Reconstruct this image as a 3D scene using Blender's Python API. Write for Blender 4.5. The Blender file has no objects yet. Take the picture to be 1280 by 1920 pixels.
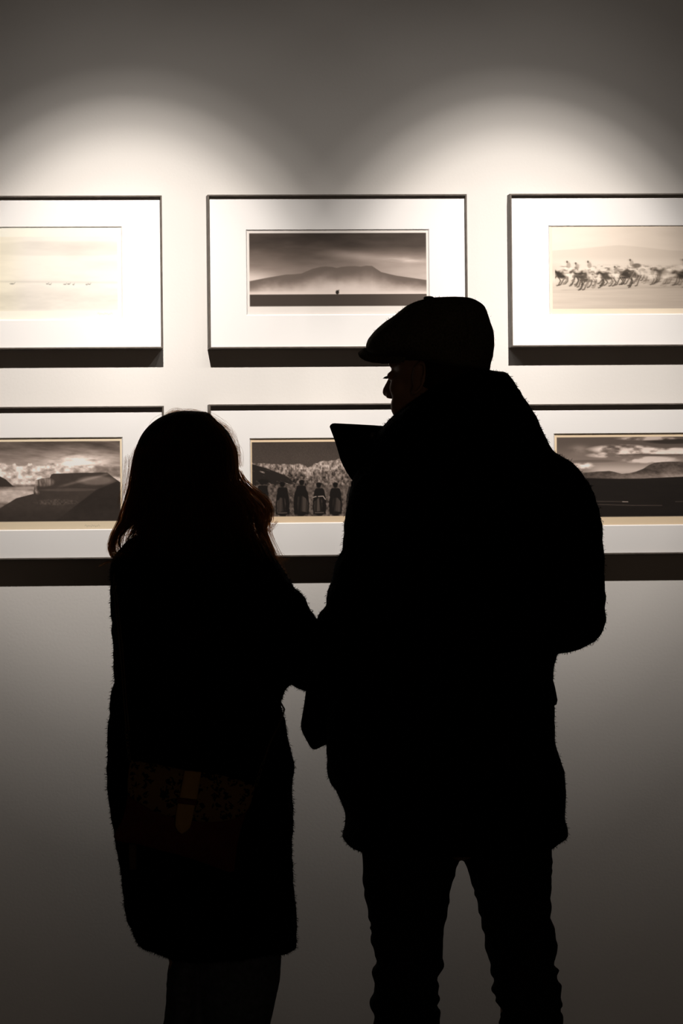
import bpy, bmesh, math, random
import numpy as np
from mathutils import Vector, Matrix, Euler

scene = bpy.context.scene
col = scene.collection
random.seed(4)
RNG = np.random.default_rng(7)

# ------------------------------------------------------------------ camera
F_PX = 9000.0                       # focal length in pixels of a 1280 x 1920 frame
CAM = Vector((0.0, -10.0, 1.28))
YAW, ROLL = math.atan(0.0936), -0.0100
SHX, SHY = 100 / 1920, 140 / 1920
camd = bpy.data.cameras.new('camera')
camd.sensor_fit = 'AUTO'; camd.sensor_width = 36.0
camd.lens = F_PX / 1920 * 36.0
camd.shift_x, camd.shift_y = SHX, SHY
camd.clip_start = 0.05; camd.clip_end = 100
cam = bpy.data.objects.new('camera', camd); col.objects.link(cam)
CR = Matrix.Rotation(-YAW, 3, 'Z') @ Matrix.Rotation(math.pi / 2, 3, 'X') @ Matrix.Rotation(ROLL, 3, 'Z')
cam.matrix_world = Matrix.Translation(CAM) @ CR.to_4x4()
scene.camera = cam

scene.view_settings.view_transform = 'Standard'
scene.view_settings.look = 'None'
scene.view_settings.gamma = 1.0
scene.view_settings.use_curve_mapping = False
scene.view_settings.exposure = 0.0

world = bpy.data.worlds.new('world'); scene.world = world
world.use_nodes = True
world.node_tree.nodes['Background'].inputs[0].default_value = (1, .85, .7, 1)
world.node_tree.nodes['Background'].inputs[1].default_value = 0.0


def P(u, v, Y):
    """point of the plane y = Y seen at pixel (u, v) of the photograph"""
    d = CR @ Vector(((u - 640 + SHX * 1920) / F_PX, -(v - 960 - SHY * 1920) / F_PX, -1.0))
    t = (Y - CAM.y) / d.y
    return CAM + d * t


# ------------------------------------------------------------------ gallery spotlights
# luminous intensity of the lamp against the angle from its axis (its photometric curve)
BEAM = [(0, 2.69), (3, 2.46), (6, 2.18), (9, 1.95), (12, 1.71), (15, 1.33), (18, .630), (21, .225),
        (24, .110), (27, .086), (30, .064), (33, .047), (36, .038), (39, .024), (43.5, .002)]
LAMP_TINT = (1.0, .925, .845)


def spotlight(name, loc, tilt, power, beam=BEAM):
    ld = bpy.data.lights.new(name, 'SPOT')
    ld.energy = power; ld.color = LAMP_TINT
    ld.spot_size = math.radians(88); ld.spot_blend = 0.03
    ld.shadow_soft_size = 0.006
    ld.use_nodes = True
    nt = ld.node_tree; N = nt.nodes; Lk = nt.links
    em = N['Emission']
    tc = N.new('ShaderNodeTexCoord'); sp = N.new('ShaderNodeSeparateXYZ')
    ab = N.new('ShaderNodeMath'); ab.operation = 'ABSOLUTE'
    ac = N.new('ShaderNodeMath'); ac.operation = 'ARCCOSINE'
    dv = N.new('ShaderNodeMath'); dv.operation = 'DIVIDE'; dv.inputs[1].default_value = math.radians(45)
    rp = N.new('ShaderNodeValToRGB')
    ml = N.new('ShaderNodeMath'); ml.operation = 'MULTIPLY'; ml.inputs[1].default_value = 2.69
    Lk.new(tc.outputs['Normal'], sp.inputs[0]); Lk.new(sp.outputs['Z'], ab.inputs[0])
    Lk.new(ab.outputs[0], ac.inputs[0]); Lk.new(ac.outputs[0], dv.inputs[0]); Lk.new(dv.outputs[0], rp.inputs[0])
    Lk.new(rp.outputs[0], ml.inputs[0]); Lk.new(ml.outputs[0], em.inputs['Strength'])
    cr = rp.color_ramp
    el = cr.elements
    el[0].position = 0; el[0].color = (1, 1, 1, 1)
    el[1].position = 1; el[1].color = (0, 0, 0, 1)
    el[0].color = (beam[0][1] / 2.69,) * 3 + (1,)
    for a, i in beam[1:]:
        e = el.new(a / 45); c = i / 2.69; e.color = (c, c, c, 1)
    o = bpy.data.objects.new(name, ld); col.objects.link(o)
    o.location = loc
    d = Vector((0, math.cos(math.radians(tilt)), -math.sin(math.radians(tilt))))
    o.rotation_euler = d.to_track_quat('-Z', 'Y').to_euler()
    return o


LAMP_Y, LAMP_Z, LAMP_P = -1.06, 2.70, 52.0
for px in (240, 968):
    spotlight('gallery_spotlight', (P(px, 300, 0).x, LAMP_Y, LAMP_Z), 41, LAMP_P)
# softer fill spots aimed lower, added to brighten the wall; no such fixtures known
FILL_BEAM = [(a, math.exp(-(a / 7.6) ** 2 / 2)) for a in range(0, 28, 3)] + [(32, 0)]
for px, k in ((-150, .5), (610, .70), (1400, .68)):
    spotlight('wall_fill_spot', (P(px, 300, 0).x, LAMP_Y, LAMP_Z), 51, LAMP_P * k, FILL_BEAM)
# dim warm area fill behind the camera, added to lift the dark parts
hl = bpy.data.lights.new('room_fill_light', 'AREA'); hl.energy = 12.0; hl.shape = 'RECTANGLE'; hl.size = 2.4; hl.size_y = 2.2; hl.color = (1, .72, .50)
ho = bpy.data.objects.new('room_fill_light', hl); col.objects.link(ho)
ho.location = (.6, -11.6, 1.15); ho.rotation_euler = (math.radians(90), 0, 0)


# ------------------------------------------------------------------ materials
def mat(name, color, rough=.7, metal=0.0, spec=.5, bump=None, sss=0.0, noise=None, sheen=0.0):
    m = bpy.data.materials.new(name); m.use_nodes = True
    nt = m.node_tree; b = nt.nodes['Principled BSDF']
    b.inputs['Base Color'].default_value = (*color, 1)
    b.inputs['Roughness'].default_value = rough
    b.inputs['Metallic'].default_value = metal
    b.inputs['Specular IOR Level'].default_value = spec
    if sheen: b.inputs['Sheen Weight'].default_value = sheen
    if sss:
        b.inputs['Subsurface Weight'].default_value = sss
        b.inputs['Subsurface Radius'].default_value = (.02, .006, .003)
        b.inputs['Subsurface Scale'].default_value = .5
    tc = nt.nodes.new('ShaderNodeTexCoord')
    if noise:                                   # (scale, low factor, high factor)
        n = nt.nodes.new('ShaderNodeTexNoise'); n.inputs['Scale'].default_value = noise[0]
        n.inputs['Detail'].default_value = 5
        r = nt.nodes.new('ShaderNodeValToRGB')
        r.color_ramp.elements[0].position = .3; r.color_ramp.elements[1].position = .7
        r.color_ramp.elements[0].color = (*[c * noise[1] for c in color], 1)
        r.color_ramp.elements[1].color = (*[c * noise[2] for c in color], 1)
        nt.links.new(tc.outputs['Object'], n.inputs['Vector']); nt.links.new(n.outputs['Fac'], r.inputs[0])
        nt.links.new(r.outputs[0], b.inputs['Base Color'])
    if bump:                                    # (scale, strength, distance)
        n = nt.nodes.new('ShaderNodeTexNoise'); n.inputs['Scale'].default_value = bump[0]
        n.inputs['Detail'].default_value = 4
        bp = nt.nodes.new('ShaderNodeBump'); bp.inputs['Strength'].default_value = bump[1]
        bp.inputs['Distance'].default_value = bump[2]
        nt.links.new(tc.outputs['Object'], n.inputs['Vector']); nt.links.new(n.outputs['Fac'], bp.inputs['Height'])
        nt.links.new(bp.outputs[0], b.inputs['Normal'])
    return m


M_WALL = mat('painted_plaster', (.80, .772, .748), .85, spec=.25, bump=(160, .22, .001), noise=(2.2, .975, 1.02))
M_DARKWALL = mat('grey_room_paint', (.22, .20, .18), .9, spec=.2)
M_FLOOR = mat('grey_floor', (.12, .10, .085), .55, spec=.3, noise=(3, .8, 1.2))
M_FRAME = mat('dark_stained_wood', (.11, .092, .078), .6, spec=.35, noise=(60, .8, 1.25))
M_MAT = mat('white_mat_board', (.92, .90, .895), .9, spec=.15, bump=(700, .15, .0003))
M_SKIN = mat('skin', (.36, .20, .13), .55, spec=.3, sss=.12, noise=(40, .9, 1.08))
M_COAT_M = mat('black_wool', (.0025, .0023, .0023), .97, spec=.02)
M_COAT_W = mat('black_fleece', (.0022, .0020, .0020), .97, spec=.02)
M_CAP = mat('dark_olive_tweed', (.085, .074, .048), .95, spec=.03, noise=(320, .55, 1.6))
M_JEAN_M = mat('black_denim', (.008, .008, .0085), .9, spec=.03, noise=(120, .8, 1.2))
M_JEAN_W = mat('blue_grey_denim', (.068, .078, .098), .9, spec=.04, noise=(90, .7, 1.3))
M_SHOE = mat('black_leather', (.01, .009, .009), .5, spec=.2)
M_BAG = mat('oxblood_leather', (.085, .015, .010), .6, spec=.08, noise=(60, .85, 1.15))
M_TAN = mat('mustard_leather', (.34, .215, .075), .6, spec=.08, noise=(50, .9, 1.1))
M_CHAIN = mat('dark_brass', (.16, .12, .06), .45, metal=1.0)
M_STRAP = mat('brown_strap_leather', (.07, .045, .025), .6, spec=.1)
M_BUTTON = mat('horn_button', (.05, .04, .035), .4)
M_SCALP = mat('cropped_brown_hair', (.020, .011, .006), .9, spec=.05, noise=(500, .5, 1.5))
M_EYE = mat('eye_white', (.6, .58, .55), .2)


def hair_mat():
    m = bpy.data.materials.new('brown_hair_strands'); m.use_nodes = True
    nt = m.node_tree; N = nt.nodes
    b = N['Principled BSDF']; b.inputs['Base Color'].default_value = (.13, .075, .040, 1)
    b.inputs['Roughness'].default_value = .5; b.inputs['Specular IOR Level'].default_value = .25
    t = N.new('ShaderNodeBsdfTranslucent'); t.inputs[0].default_value = (.74, .49, .29, 1)
    mx = N.new('ShaderNodeMixShader'); mx.inputs[0].default_value = .7
    nt.links.new(b.outputs[0], mx.inputs[1]); nt.links.new(t.outputs[0], mx.inputs[2])
    tr = N.new('ShaderNodeBsdfTransparent'); tr.inputs[0].default_value = (.74, .53, .37, 1)
    m2 = N.new('ShaderNodeMixShader'); m2.inputs[0].default_value = .58
    nt.links.new(mx.outputs[0], m2.inputs[1]); nt.links.new(tr.outputs[0], m2.inputs[2])
    nt.links.new(m2.outputs[0], N['Material Output'].inputs[0])
    return m


M_HAIR = hair_mat()
M_HAIRCORE = mat('dark_brown_hair', (.012, .006, .003), .8, spec=.05)


def leopard_mat():
    m = bpy.data.materials.new('leopard_print'); m.use_nodes = True
    nt = m.node_tree; N = nt.nodes; L = nt.links
    b = N['Principled BSDF']; b.inputs['Roughness'].default_value = .8; b.inputs['Specular IOR Level'].default_value = .05
    tc = N.new('ShaderNodeTexCoord'); nz = N.new('ShaderNodeTexNoise'); nz.inputs['Scale'].default_value = 90
    mix = N.new('ShaderNodeMixRGB'); mix.inputs[0].default_value = .012
    L.new(tc.outputs['Object'], nz.inputs['Vector'])
    L.new(tc.outputs['Object'], mix.inputs[1]); L.new(nz.outputs['Color'], mix.inputs[2])
    v = N.new('ShaderNodeTexVoronoi'); v.inputs['Scale'].default_value = 62
    v2 = N.new('ShaderNodeTexNoise'); v2.inputs['Scale'].default_value = 150; v2.inputs['Detail'].default_value = 1
    L.new(mix.outputs[0], v.inputs['Vector']); L.new(mix.outputs[0], v2.inputs['Vector'])
    r1 = N.new('ShaderNodeMath'); r1.operation = 'LESS_THAN'; r1.inputs[1].default_value = .50
    r2 = N.new('ShaderNodeMath'); r2.operation = 'LESS_THAN'; r2.inputs[1].default_value = .53
    mu = N.new('ShaderNodeMath'); mu.operation = 'MULTIPLY'
    L.new(v.outputs['Distance'], r1.inputs[0]); L.new(v2.outputs['Fac'], r2.inputs[0])
    L.new(r1.outputs[0], mu.inputs[0]); L.new(r2.outputs[0], mu.inputs[1])
    cm = N.new('ShaderNodeMixRGB'); cm.inputs[1].default_value = (.17, .10, .042, 1); cm.inputs[2].default_value = (.006, .004, .003, 1)
    L.new(mu.outputs[0], cm.inputs[0]); L.new(cm.outputs[0], b.inputs['Base Color'])
    return m


M_LEO = leopard_mat()


# ------------------------------------------------------------------ mesh helpers
def empty(name, loc, label=None, cat=None, group=None):
    o = bpy.data.objects.new(name, None); col.objects.link(o); o.location = loc
    o.empty_display_size = .1
    if label: o['label'] = label
    if cat: o['category'] = cat
    if group: o['group'] = group
    return o


def link(name, me, m, parent=None, smooth=True):
    """mesh in world coordinates -> object; keeps its place under a moved parent"""
    o = bpy.data.objects.new(name, me); col.objects.link(o)
    if m is not None:
        me.materials.clear(); me.materials.append(m)
    if smooth:
        me.polygons.foreach_set('use_smooth', [True] * len(me.polygons))
    if parent:
        pl = Vector((0, 0, 0)); q = parent
        while q: pl += q.location; q = q.parent
        o.parent = parent
        me.transform(Matrix.Translation(-pl))
    return o


def mesh_of(shapes):
    V, Fc = [], []
    for vs, fs in shapes:
        n = len(V); V += [tuple(p) for p in vs]; Fc += [tuple(i + n for i in f) for f in fs]
    me = bpy.data.meshes.new('m'); me.from_pydata(V, [], Fc); me.update()
    return me


def box(x0, x1, y0, y1, z0, z1):
    vs = [(x, y, z) for x in (x0, x1) for y in (y0, y1) for z in (z0, z1)]
    return vs, [(0, 1, 3, 2), (4, 6, 7, 5), (0, 4, 5, 1), (2, 3, 7, 6), (0, 2, 6, 4), (1, 5, 7, 3)]


def interp_rows(rows, step):
    rows = sorted(rows, key=lambda r: r[0]); A = np.array(rows, float)
    n = max(2, int((A[-1, 0] - A[0, 0]) / step) + 1)
    vv = np.linspace(A[0, 0], A[-1, 0], n)
    return [[v] + [float(np.interp(v, A[:, 0], A[:, k])) for k in range(1, A.shape[1])] for v in vv]


def loft(rows, Y0, step=6, seg=40, power=2.3):
    """rows (v, left px, right px, y offset of the centre, half depth): stacked closed sections"""
    R = interp_rows(rows, step); vs = []; fs = []
    for (v, xl, xr, yc, b) in R:
        a0 = P(xl, v, Y0); a1 = P(xr, v, Y0); c = (a0 + a1) / 2; a = (a1.x - a0.x) / 2
        for k in range(seg):
            t = 2 * math.pi * k / seg; ct, st = math.cos(t), math.sin(t)
            e = 2 / power
            vs.append((c.x + a * math.copysign(abs(ct) ** e, ct), Y0 + yc + b * math.copysign(abs(st) ** e, st), c.z))
    for i in range(len(R) - 1):
        for k in range(seg):
            k2 = (k + 1) % seg
            fs.append((i * seg + k, (i + 1) * seg + k, (i + 1) * seg + k2, i * seg + k2))
    fs.append(tuple(range(seg))); fs.append(tuple(reversed([(len(R) - 1) * seg + k for k in range(seg)])))
    return vs, fs


def ell(c, r, rot=None, nu=24, nv=16):
    vs = []; fs = []
    R = rot or Matrix.Identity(3)
    for j in range(1, nv):
        th = math.pi * j / nv
        for i in range(nu):
            ph = 2 * math.pi * i / nu
            p = Vector((r[0] * math.sin(th) * math.cos(ph), r[1] * math.sin(th) * math.sin(ph), r[2] * math.cos(th)))
            vs.append(Vector(c) + R @ p)
    for j in range(nv - 2):
        for i in range(nu):
            i2 = (i + 1) % nu
            fs.append((j * nu + i, (j + 1) * nu + i, (j + 1) * nu + i2, j * nu + i2))
    vs.append(Vector(c) + R @ Vector((0, 0, r[2]))); t = len(vs) - 1
    vs.append(Vector(c) - R @ Vector((0, 0, r[2]))); b = len(vs) - 1
    for i in range(nu):
        i2 = (i + 1) % nu
        fs.append((t, i, i2)); fs.append((b, (nv - 2) * nu + i2, (nv - 2) * nu + i))
    return vs, fs


def tube(pts, rad, seg=12, caps=True):
    """tapered tube through points; rad is a number or one radius per point"""
    pts = [Vector(p) for p in pts]
    if not hasattr(rad, '__len__'): rad = [rad] * len(pts)
    vs = []; fs = []
    up = Vector((0.13, -0.21, 0.97))
    for i, p in enumerate(pts):
        d = (pts[min(i + 1, len(pts) - 1)] - pts[max(i - 1, 0)]).normalized()
        if abs(d.dot(up)) > .95: up = Vector((1, 0.1, 0))
        a = d.cross(up).normalized(); b = d.cross(a); up = a.cross(d) if False else up
        for k in range(seg):
            t = 2 * math.pi * k / seg
            vs.append(p + (a * math.cos(t) + b * math.sin(t)) * rad[i])
    n = len(pts)
    for i in range(n - 1):
        for k in range(seg):
            k2 = (k + 1) % seg
            fs.append((i * seg + k, i * seg + k2, (i + 1) * seg + k2, (i + 1) * seg + k))
    if caps:
        fs.append(tuple(reversed(range(seg)))); fs.append(tuple((n - 1) * seg + k for k in range(seg)))
    return vs, fs


def limb(pts, rad, seg=16):
    """chain of rounded tapered segments (spheres at the joints), to be fused by remeshing"""
    out = []
    for i, p in enumerate(pts): out.append(ell(p, (rad[i],) * 3, nu=seg, nv=10))
    for i in range(len(pts) - 1): out.append(tube([pts[i], pts[i + 1]], [rad[i], rad[i + 1]], seg))
    return out


def fused(shapes, voxel, smooth=4, post=None):
    """one continuous closed surface out of overlapping closed shapes"""
    me = mesh_of(shapes)
    o = bpy.data.objects.new('tmp', me); col.objects.link(o)
    r = o.modifiers.new('r', 'REMESH'); r.mode = 'VOXEL'; r.voxel_size = voxel
    if smooth:
        s = o.modifiers.new('s', 'SMOOTH'); s.factor = .6; s.iterations = smooth
    dg = bpy.context.evaluated_depsgraph_get(); dg.update()
    m2 = bpy.data.meshes.new_from_object(o.evaluated_get(dg))
    bpy.data.objects.remove(o); bpy.data.meshes.remove(me)
    if post: post(m2)
    return m2


# --- numpy value noise
def vnoise(x, y, seed):
    xi = np.floor(x).astype(np.int64); yi = np.floor(y).astype(np.int64); fx = x - xi; fy = y - yi
    fx = fx * fx * (3 - 2 * fx); fy = fy * fy * (3 - 2 * fy)

    def h(a, b):
        n = (a * 374761393 + b * 668265263 + seed * 982451653) & 0x7fffffff
        n = ((n ^ (n >> 13)) * 1274126177) & 0x7fffffff
        return ((n ^ (n >> 16)) & 0xffff) / 65535.
    return (h(xi, yi) * (1 - fx) + h(xi + 1, yi) * fx) * (1 - fy) + (h(xi, yi + 1) * (1 - fx) + h(xi + 1, yi + 1) * fx) * fy


def fbm(x, y, seed=0, oct=4):
    s = 0; a = .5; t = 0
    for i in range(oct):
        s = s + a * vnoise(x * 2 ** i, y * 2 ** i, seed + i * 17); t += a; a *= .5
    return s / t


def displace(me, fn):
    """move vertices along their normals by fn(co) metres"""
    n = len(me.vertices); co = np.empty(n * 3); no = np.empty(n * 3)
    me.vertices.foreach_get('co', co); me.vertex_normals.foreach_get('vector', no)
    co = co.reshape(-1, 3); no = no.reshape(-1, 3)
    co = co + no * fn(co)[:, None]
    me.vertices.foreach_set('co', co.ravel()); me.update()


def lumpy(amp, sc, seed):
    def f(co):
        a = fbm(co[:, 0] * sc + co[:, 1] * sc * .7 + 50, co[:, 2] * sc + 50, seed) - .5
        b = fbm(co[:, 1] * sc + 80, co[:, 2] * sc * 1.1 - co[:, 0] * sc * .6 + 90, seed + 5) - .5
        return (a + b) * amp
    return f


def fuzz(me, n, length, width=.0007, droop=.5, zmin=.3):
    """wool nap: short tapered fibres standing on the cloth, in the same mesh"""
    nv = len(me.vertices); co = np.empty(nv * 3); no = np.empty(nv * 3)
    me.vertices.foreach_get('co', co); me.vertex_normals.foreach_get('vector', no)
    co = co.reshape(-1, 3); no = no.reshape(-1, 3)
    ok = np.where(co[:, 2] > zmin)[0]
    idx = RNG.choice(ok, n)
    p = co[idx] + RNG.normal(0, .002, (n, 3)); d = no[idx] + RNG.normal(0, .55, (n, 3)); d[:, 2] -= droop
    d /= np.linalg.norm(d, axis=1)[:, None]
    s = np.cross(d, RNG.normal(0, 1, (n, 3))); s /= np.linalg.norm(s, axis=1)[:, None]
    L = length * RNG.uniform(.3, 1, n) ** 1.5
    p = p - no[idx] * .003
    tri = np.concatenate([p - s * width, p + s * width, p + d * (L[:, None] + .003)], 1).reshape(-1, 3)
    V = np.concatenate([co, tri])
    faces = [tuple(q.vertices) for q in me.polygons] + [(nv + 3 * i, nv + 3 * i + 1, nv + 3 * i + 2) for i in range(n)]
    m2 = bpy.data.meshes.new('fz'); m2.from_pydata(V.tolist(), [], faces); m2.update()
    return m2


def pillow(poly, Y, thick, rings=8, sag=0.0, p=3.0):
    """padded panel with the outline poly (pixels), centre plane y = Y"""
    pts = []
    for i in range(len(poly)):
        a = np.array(poly[i], float); b = np.array(poly[(i + 1) % len(poly)], float)
        k = max(1, int(np.hypot(*(b - a)) / 6))
        for j in range(k): pts.append(a + (b - a) * j / k)
    W = [P(q[0], q[1], Y) for q in pts]; c = sum(W, Vector()) / len(W); n = len(W)
    vs = []; fs = []
    for side in (-1, 1):
        base = len(vs)
        for r in range(1, rings + 1):
            s = math.sin(r / rings * math.pi / 2)
            if side == 1 and r == rings: break
            for w in W:
                q = c + (w - c) * s
                q.y = Y + side * thick / 2 * (1 - s ** p) + sag * (1 - s * s) * -1
                vs.append(q)
        vs.append(Vector((c.x, Y + side * thick / 2 - sag, c.z)))
        ctr = len(vs) - 1
        R = rings if side == -1 else rings - 1
        for k in range(n):
            k2 = (k + 1) % n
            f = (ctr, base + k, base + k2); fs.append(f if side == -1 else f[::-1])
            for r in range(R - 1):
                f = (base + r * n + k, base + (r + 1) * n + k, base + (r + 1) * n + k2, base + r * n + k2)
                fs.append(f if side == -1 else f[::-1])
            if side == 1:
                o0 = (rings - 1) * n
                f = (base + (R - 1) * n + k, o0 + k, o0 + k2, base + (R - 1) * n + k2); fs.append(f[::-1])
    return vs, fs


def struct(name, shape, m):
    o = link(name, mesh_of([shape]), m, smooth=False); o['kind'] = 'structure'; return o


# ------------------------------------------------------------------ the room
X0, X1, YB, ZC = -5.0, 6.0, -12.0, 3.3
struct('wall_back', box(X0, X1, 0, .15, 0, ZC), M_WALL)
struct('wall_left', box(X0 - .15, X0, YB, .15, 0, ZC), M_DARKWALL)
struct('wall_right', box(X1, X1 + .15, YB, .15, 0, ZC), M_DARKWALL)
struct('wall_front', box(X0, X1, YB - .15, YB, 0, ZC), M_DARKWALL)
struct('floor', box(X0 - .15, X1 + .15, YB - .15, .15, -.1, 0), M_FLOOR)
struct('ceiling', box(X0 - .15, X1 + .15, YB - .15, .15, ZC, ZC + .1), M_DARKWALL)

# ------------------------------------------------------------------ the prints
def lin(c):
    c = np.clip(c, 0, 1)
    return np.where(c <= .04045, c / 12.92, ((c + .055) / 1.055) ** 2.4)


def sepia(t):
    t = np.clip(t, 0, 255)
    return np.stack([t, t * (.845 + .10 * t / 255), t * (.75 + .17 * t / 255)], -1)


def line(u, pts):
    A = np.array(pts, float); return np.interp(u, A[:, 0], A[:, 1])


def sm(x, a, b):
    t = np.clip((x - a) / (b - a), 0, 1); return t * t * (3 - 2 * t)


def blob(U, V, cu, cv, ru, rv, k=2.0):
    return np.clip(1.6 - ((abs(U - cu) / ru) ** k + (abs(V - cv) / rv) ** k) * 1.3, 0, 1)


def stroke(U, V, pts, w):
    out = np.zeros_like(U)
    for (a, b), (c, d) in zip(pts[:-1], pts[1:]):
        L2 = (c - a) ** 2 + (d - b) ** 2 + 1e-6
        t = np.clip(((U - a) * (c - a) + (V - b) * (d - b)) / L2, 0, 1)
        dist = np.hypot(U - a - t * (c - a), V - b - t * (d - b))
        out = np.maximum(out, np.clip(1.2 - dist / w, 0, 1))
    return out


def over(T, val, m): return T * (1 - m) + val * m


def art_mountain(U, V):
    T = 74 + 106 * sm(V, 440, 545) + (fbm(U / 60, V / 14, 3) - .5) * 36
    T += 45 * sm(U, 560, 800) * sm(V, 450, 500)
    T += 95 * np.exp(-((U - 760) / 38) ** 2 - ((V - 487) / 7) ** 2) * (fbm(U / 30, V / 5, 8)) + 50 * np.exp(-((U - 665) / 60) ** 2 - ((V - 480 - (U - 665) * .12) / 9) ** 2)
    T += 60 * np.exp(-((U - 470) / 45) ** 2) * sm(V, 490, 525)
    hill = line(U, [(460, 527), (469, 526), (500, 520), (536, 514), (552, 513.5), (565, 512), (585, 503.5), (600, 500), (610, 499), (622, 500),
                    (631, 502), (640, 500), (651, 499), (664, 498.6), (676, 499.5), (686, 498), (697, 498.5), (705, 504), (714, 510), (730, 514), (743, 517), (797, 525)])
    depth = V - hill
    H = 118 + 116 * sm(depth + (fbm(U / 30, V / 20, 5) - .5) * 14, 4, 44 - 14 * sm(abs(U - 640), 40, 160))
    T = over(T, H, sm(V, hill - .5, hill + 1.2))
    T = over(T, 240, sm(V, 544, 550) * .8)
    T = over(T, 74 + 22 * sm(U, 660, 800), sm(V, 551, 552.5))
    T = over(T, 40, np.maximum(blob(U, V, 631.5, 548, 3.5, 4.2), stroke(U, V, [(633, 546), (634.5, 544)], 1)))
    return sepia(T)


def art_pale_plain(U, V):
    T = 247 - 14 * np.clip(fbm(U / 70, V / 16, 31) - .35, 0, 1) * 2 + 0 * U
    T -= 12 * blob(U, V, 120, 466, 130, 14, 4)
    T -= 16 * np.exp(-((V - 529 - (U - 100) * .012) / 2.0) ** 2)
    T -= (7 + 9 * fbm(U / 14, V / 4, 12)) * sm(V, 534, 560) * (1 - sm(V, 578, 583))
    for (cu, cv, s) in ((22, 532, 5), (88, 532.5, 2.5), (93, 533.5, 2.5), (121, 533.5, 3), (128, 533, 3.2), (137, 534, 2), (162, 534, 2.5), (167, 533.5, 2.5)):
        T = over(T, 150, np.maximum(blob(U, V, cu, cv, s, 1.3) * .8, stroke(U, V, [(cu + s * .6, cv), (cu + s * 1.2, cv - 2.5)], .7) * .7))
    C = sepia(T); C[..., 1] = T * .972; C[..., 2] = T * (.935 - .04 * sm(-U, -60, 0))
    return C


def art_horses(U, V):
    T = 243 - 26 * sm(U, 1070, 1290) + (fbm(U / 50, V / 10, 41) - .5) * 8
    hill = line(U, [(1030, 469), (1080, 466), (1138, 460.5), (1161, 459), (1197, 462), (1256, 469), (1330, 472), (1500, 466)])
    T = over(T, 228 - 22 * sm(U, 1080, 1300), sm(V, hill - 1, hill + 2))
    T = over(T, 236 - 22 * sm(U, 1100, 1300), sm(V, 480, 492))
    T -= 16 * np.exp(-((V - 505) / 14) ** 2) * sm(-U, -1060, -1036)
    T = over(T, 212 - 24 * sm(U, 1060, 1300) + (fbm(U / 80, V / 2.2, 42) - .5) * 16, sm(V, 520, 538))
    rng = np.random.default_rng(3)
    D = T.copy()
    horses = [(1053, 514, 62), (1070, 512, 244), (1088, 514, 70), (1098, 521, 90), (1113, 513, 238), (1122, 517, 240), (1138, 517, 84),
              (1157, 512, 240), (1172, 515, 66), (1190, 513, 92), (1200, 505, 238), (1217, 512, 225), (1243, 512, 100), (1262, 515, 210),
              (1280, 516, 60), (1300, 511, 90), (1322, 514, 235), (1345, 514, 70), (1370, 515, 110), (1396, 513, 230), (1420, 515, 80), (1450, 515, 110)]
    for i, (cu, cv, t) in enumerate(horses):
        for lx in (-11, -7, 7, 11):
            k = rng.uniform(-7, 7); y2 = cv + rng.uniform(16, 23)
            D = over(D, 62 if t < 200 or lx > 0 else 150, stroke(U, V, [(cu + lx, cv + 4), (cu + lx + k, cv + 12), (cu + lx + k - 4, y2), (cu + lx + k - 7, y2 + 1)], 1.5) * .85)
        D = over(D, t, blob(U, V, cu, cv, 13, 8.0))
        D = over(D, 246, blob(U, V, cu + 9, cv - 3, 8, 6.5) * (.85 if i % 3 == 0 else 0))
        D = over(D, t * .85, stroke(U, V, [(cu - 8, cv - 2), (cu - 15, cv - 7), (cu - 19, cv - 4)], 3.2))
    for (cu, cv) in ((1062, 489), (1078, 492), (1101, 489), (1151, 499), (1180, 486), (1219, 503), (1242, 503), (1279, 486), (1310, 490), (1340, 500), (1385, 489), (1430, 495)):
        D = over(D, 246, blob(U, V, cu + 4, cv + 14, 8, 6) * .8)
        D = over(D, 165, blob(U, V, cu + 3.5, cv + 8, 4.2, 6) * .8)
        D = over(D, 85, blob(U, V, cu + .8, cv + 1.5, 2.1, 2.5) * .9)
    D = over(D, 92, blob(U, V, 1193, 498, 9, 4.5) * .8)
    n = fbm(U / 6, V / 3.2, 44); band = sm(V, 494, 502) * (1 - sm(V, 526, 534)) * sm(U, 1046, 1056)
    D = over(D, 52 + 150 * fbm(U / 10, V / 2, 45), band * sm(n, .52, .72) * .75)
    K = 5; B = sum(np.roll(D, s, axis=1) for s in range(-K, K + 1)) / (2 * K + 1)
    w = .22 + .45 * sm(U, 1180, 1260)
    D = D * (1 - w) + B * w
    T = np.where((V > 482) & (V < 545) & (U > 1040) & (U < 1480), D, T)
    T -= 24 * np.exp(-((V - 542 + (U - 1100) * .02) / 1.6) ** 2) * sm(U, 1046, 1060) * fbm(U / 30, V / 3, 46)
    C = sepia(T); C[..., 1] = T * (.87 + .08 * T / 255); C[..., 2] = T * (.75 + .15 * T / 255)
    return C


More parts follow.
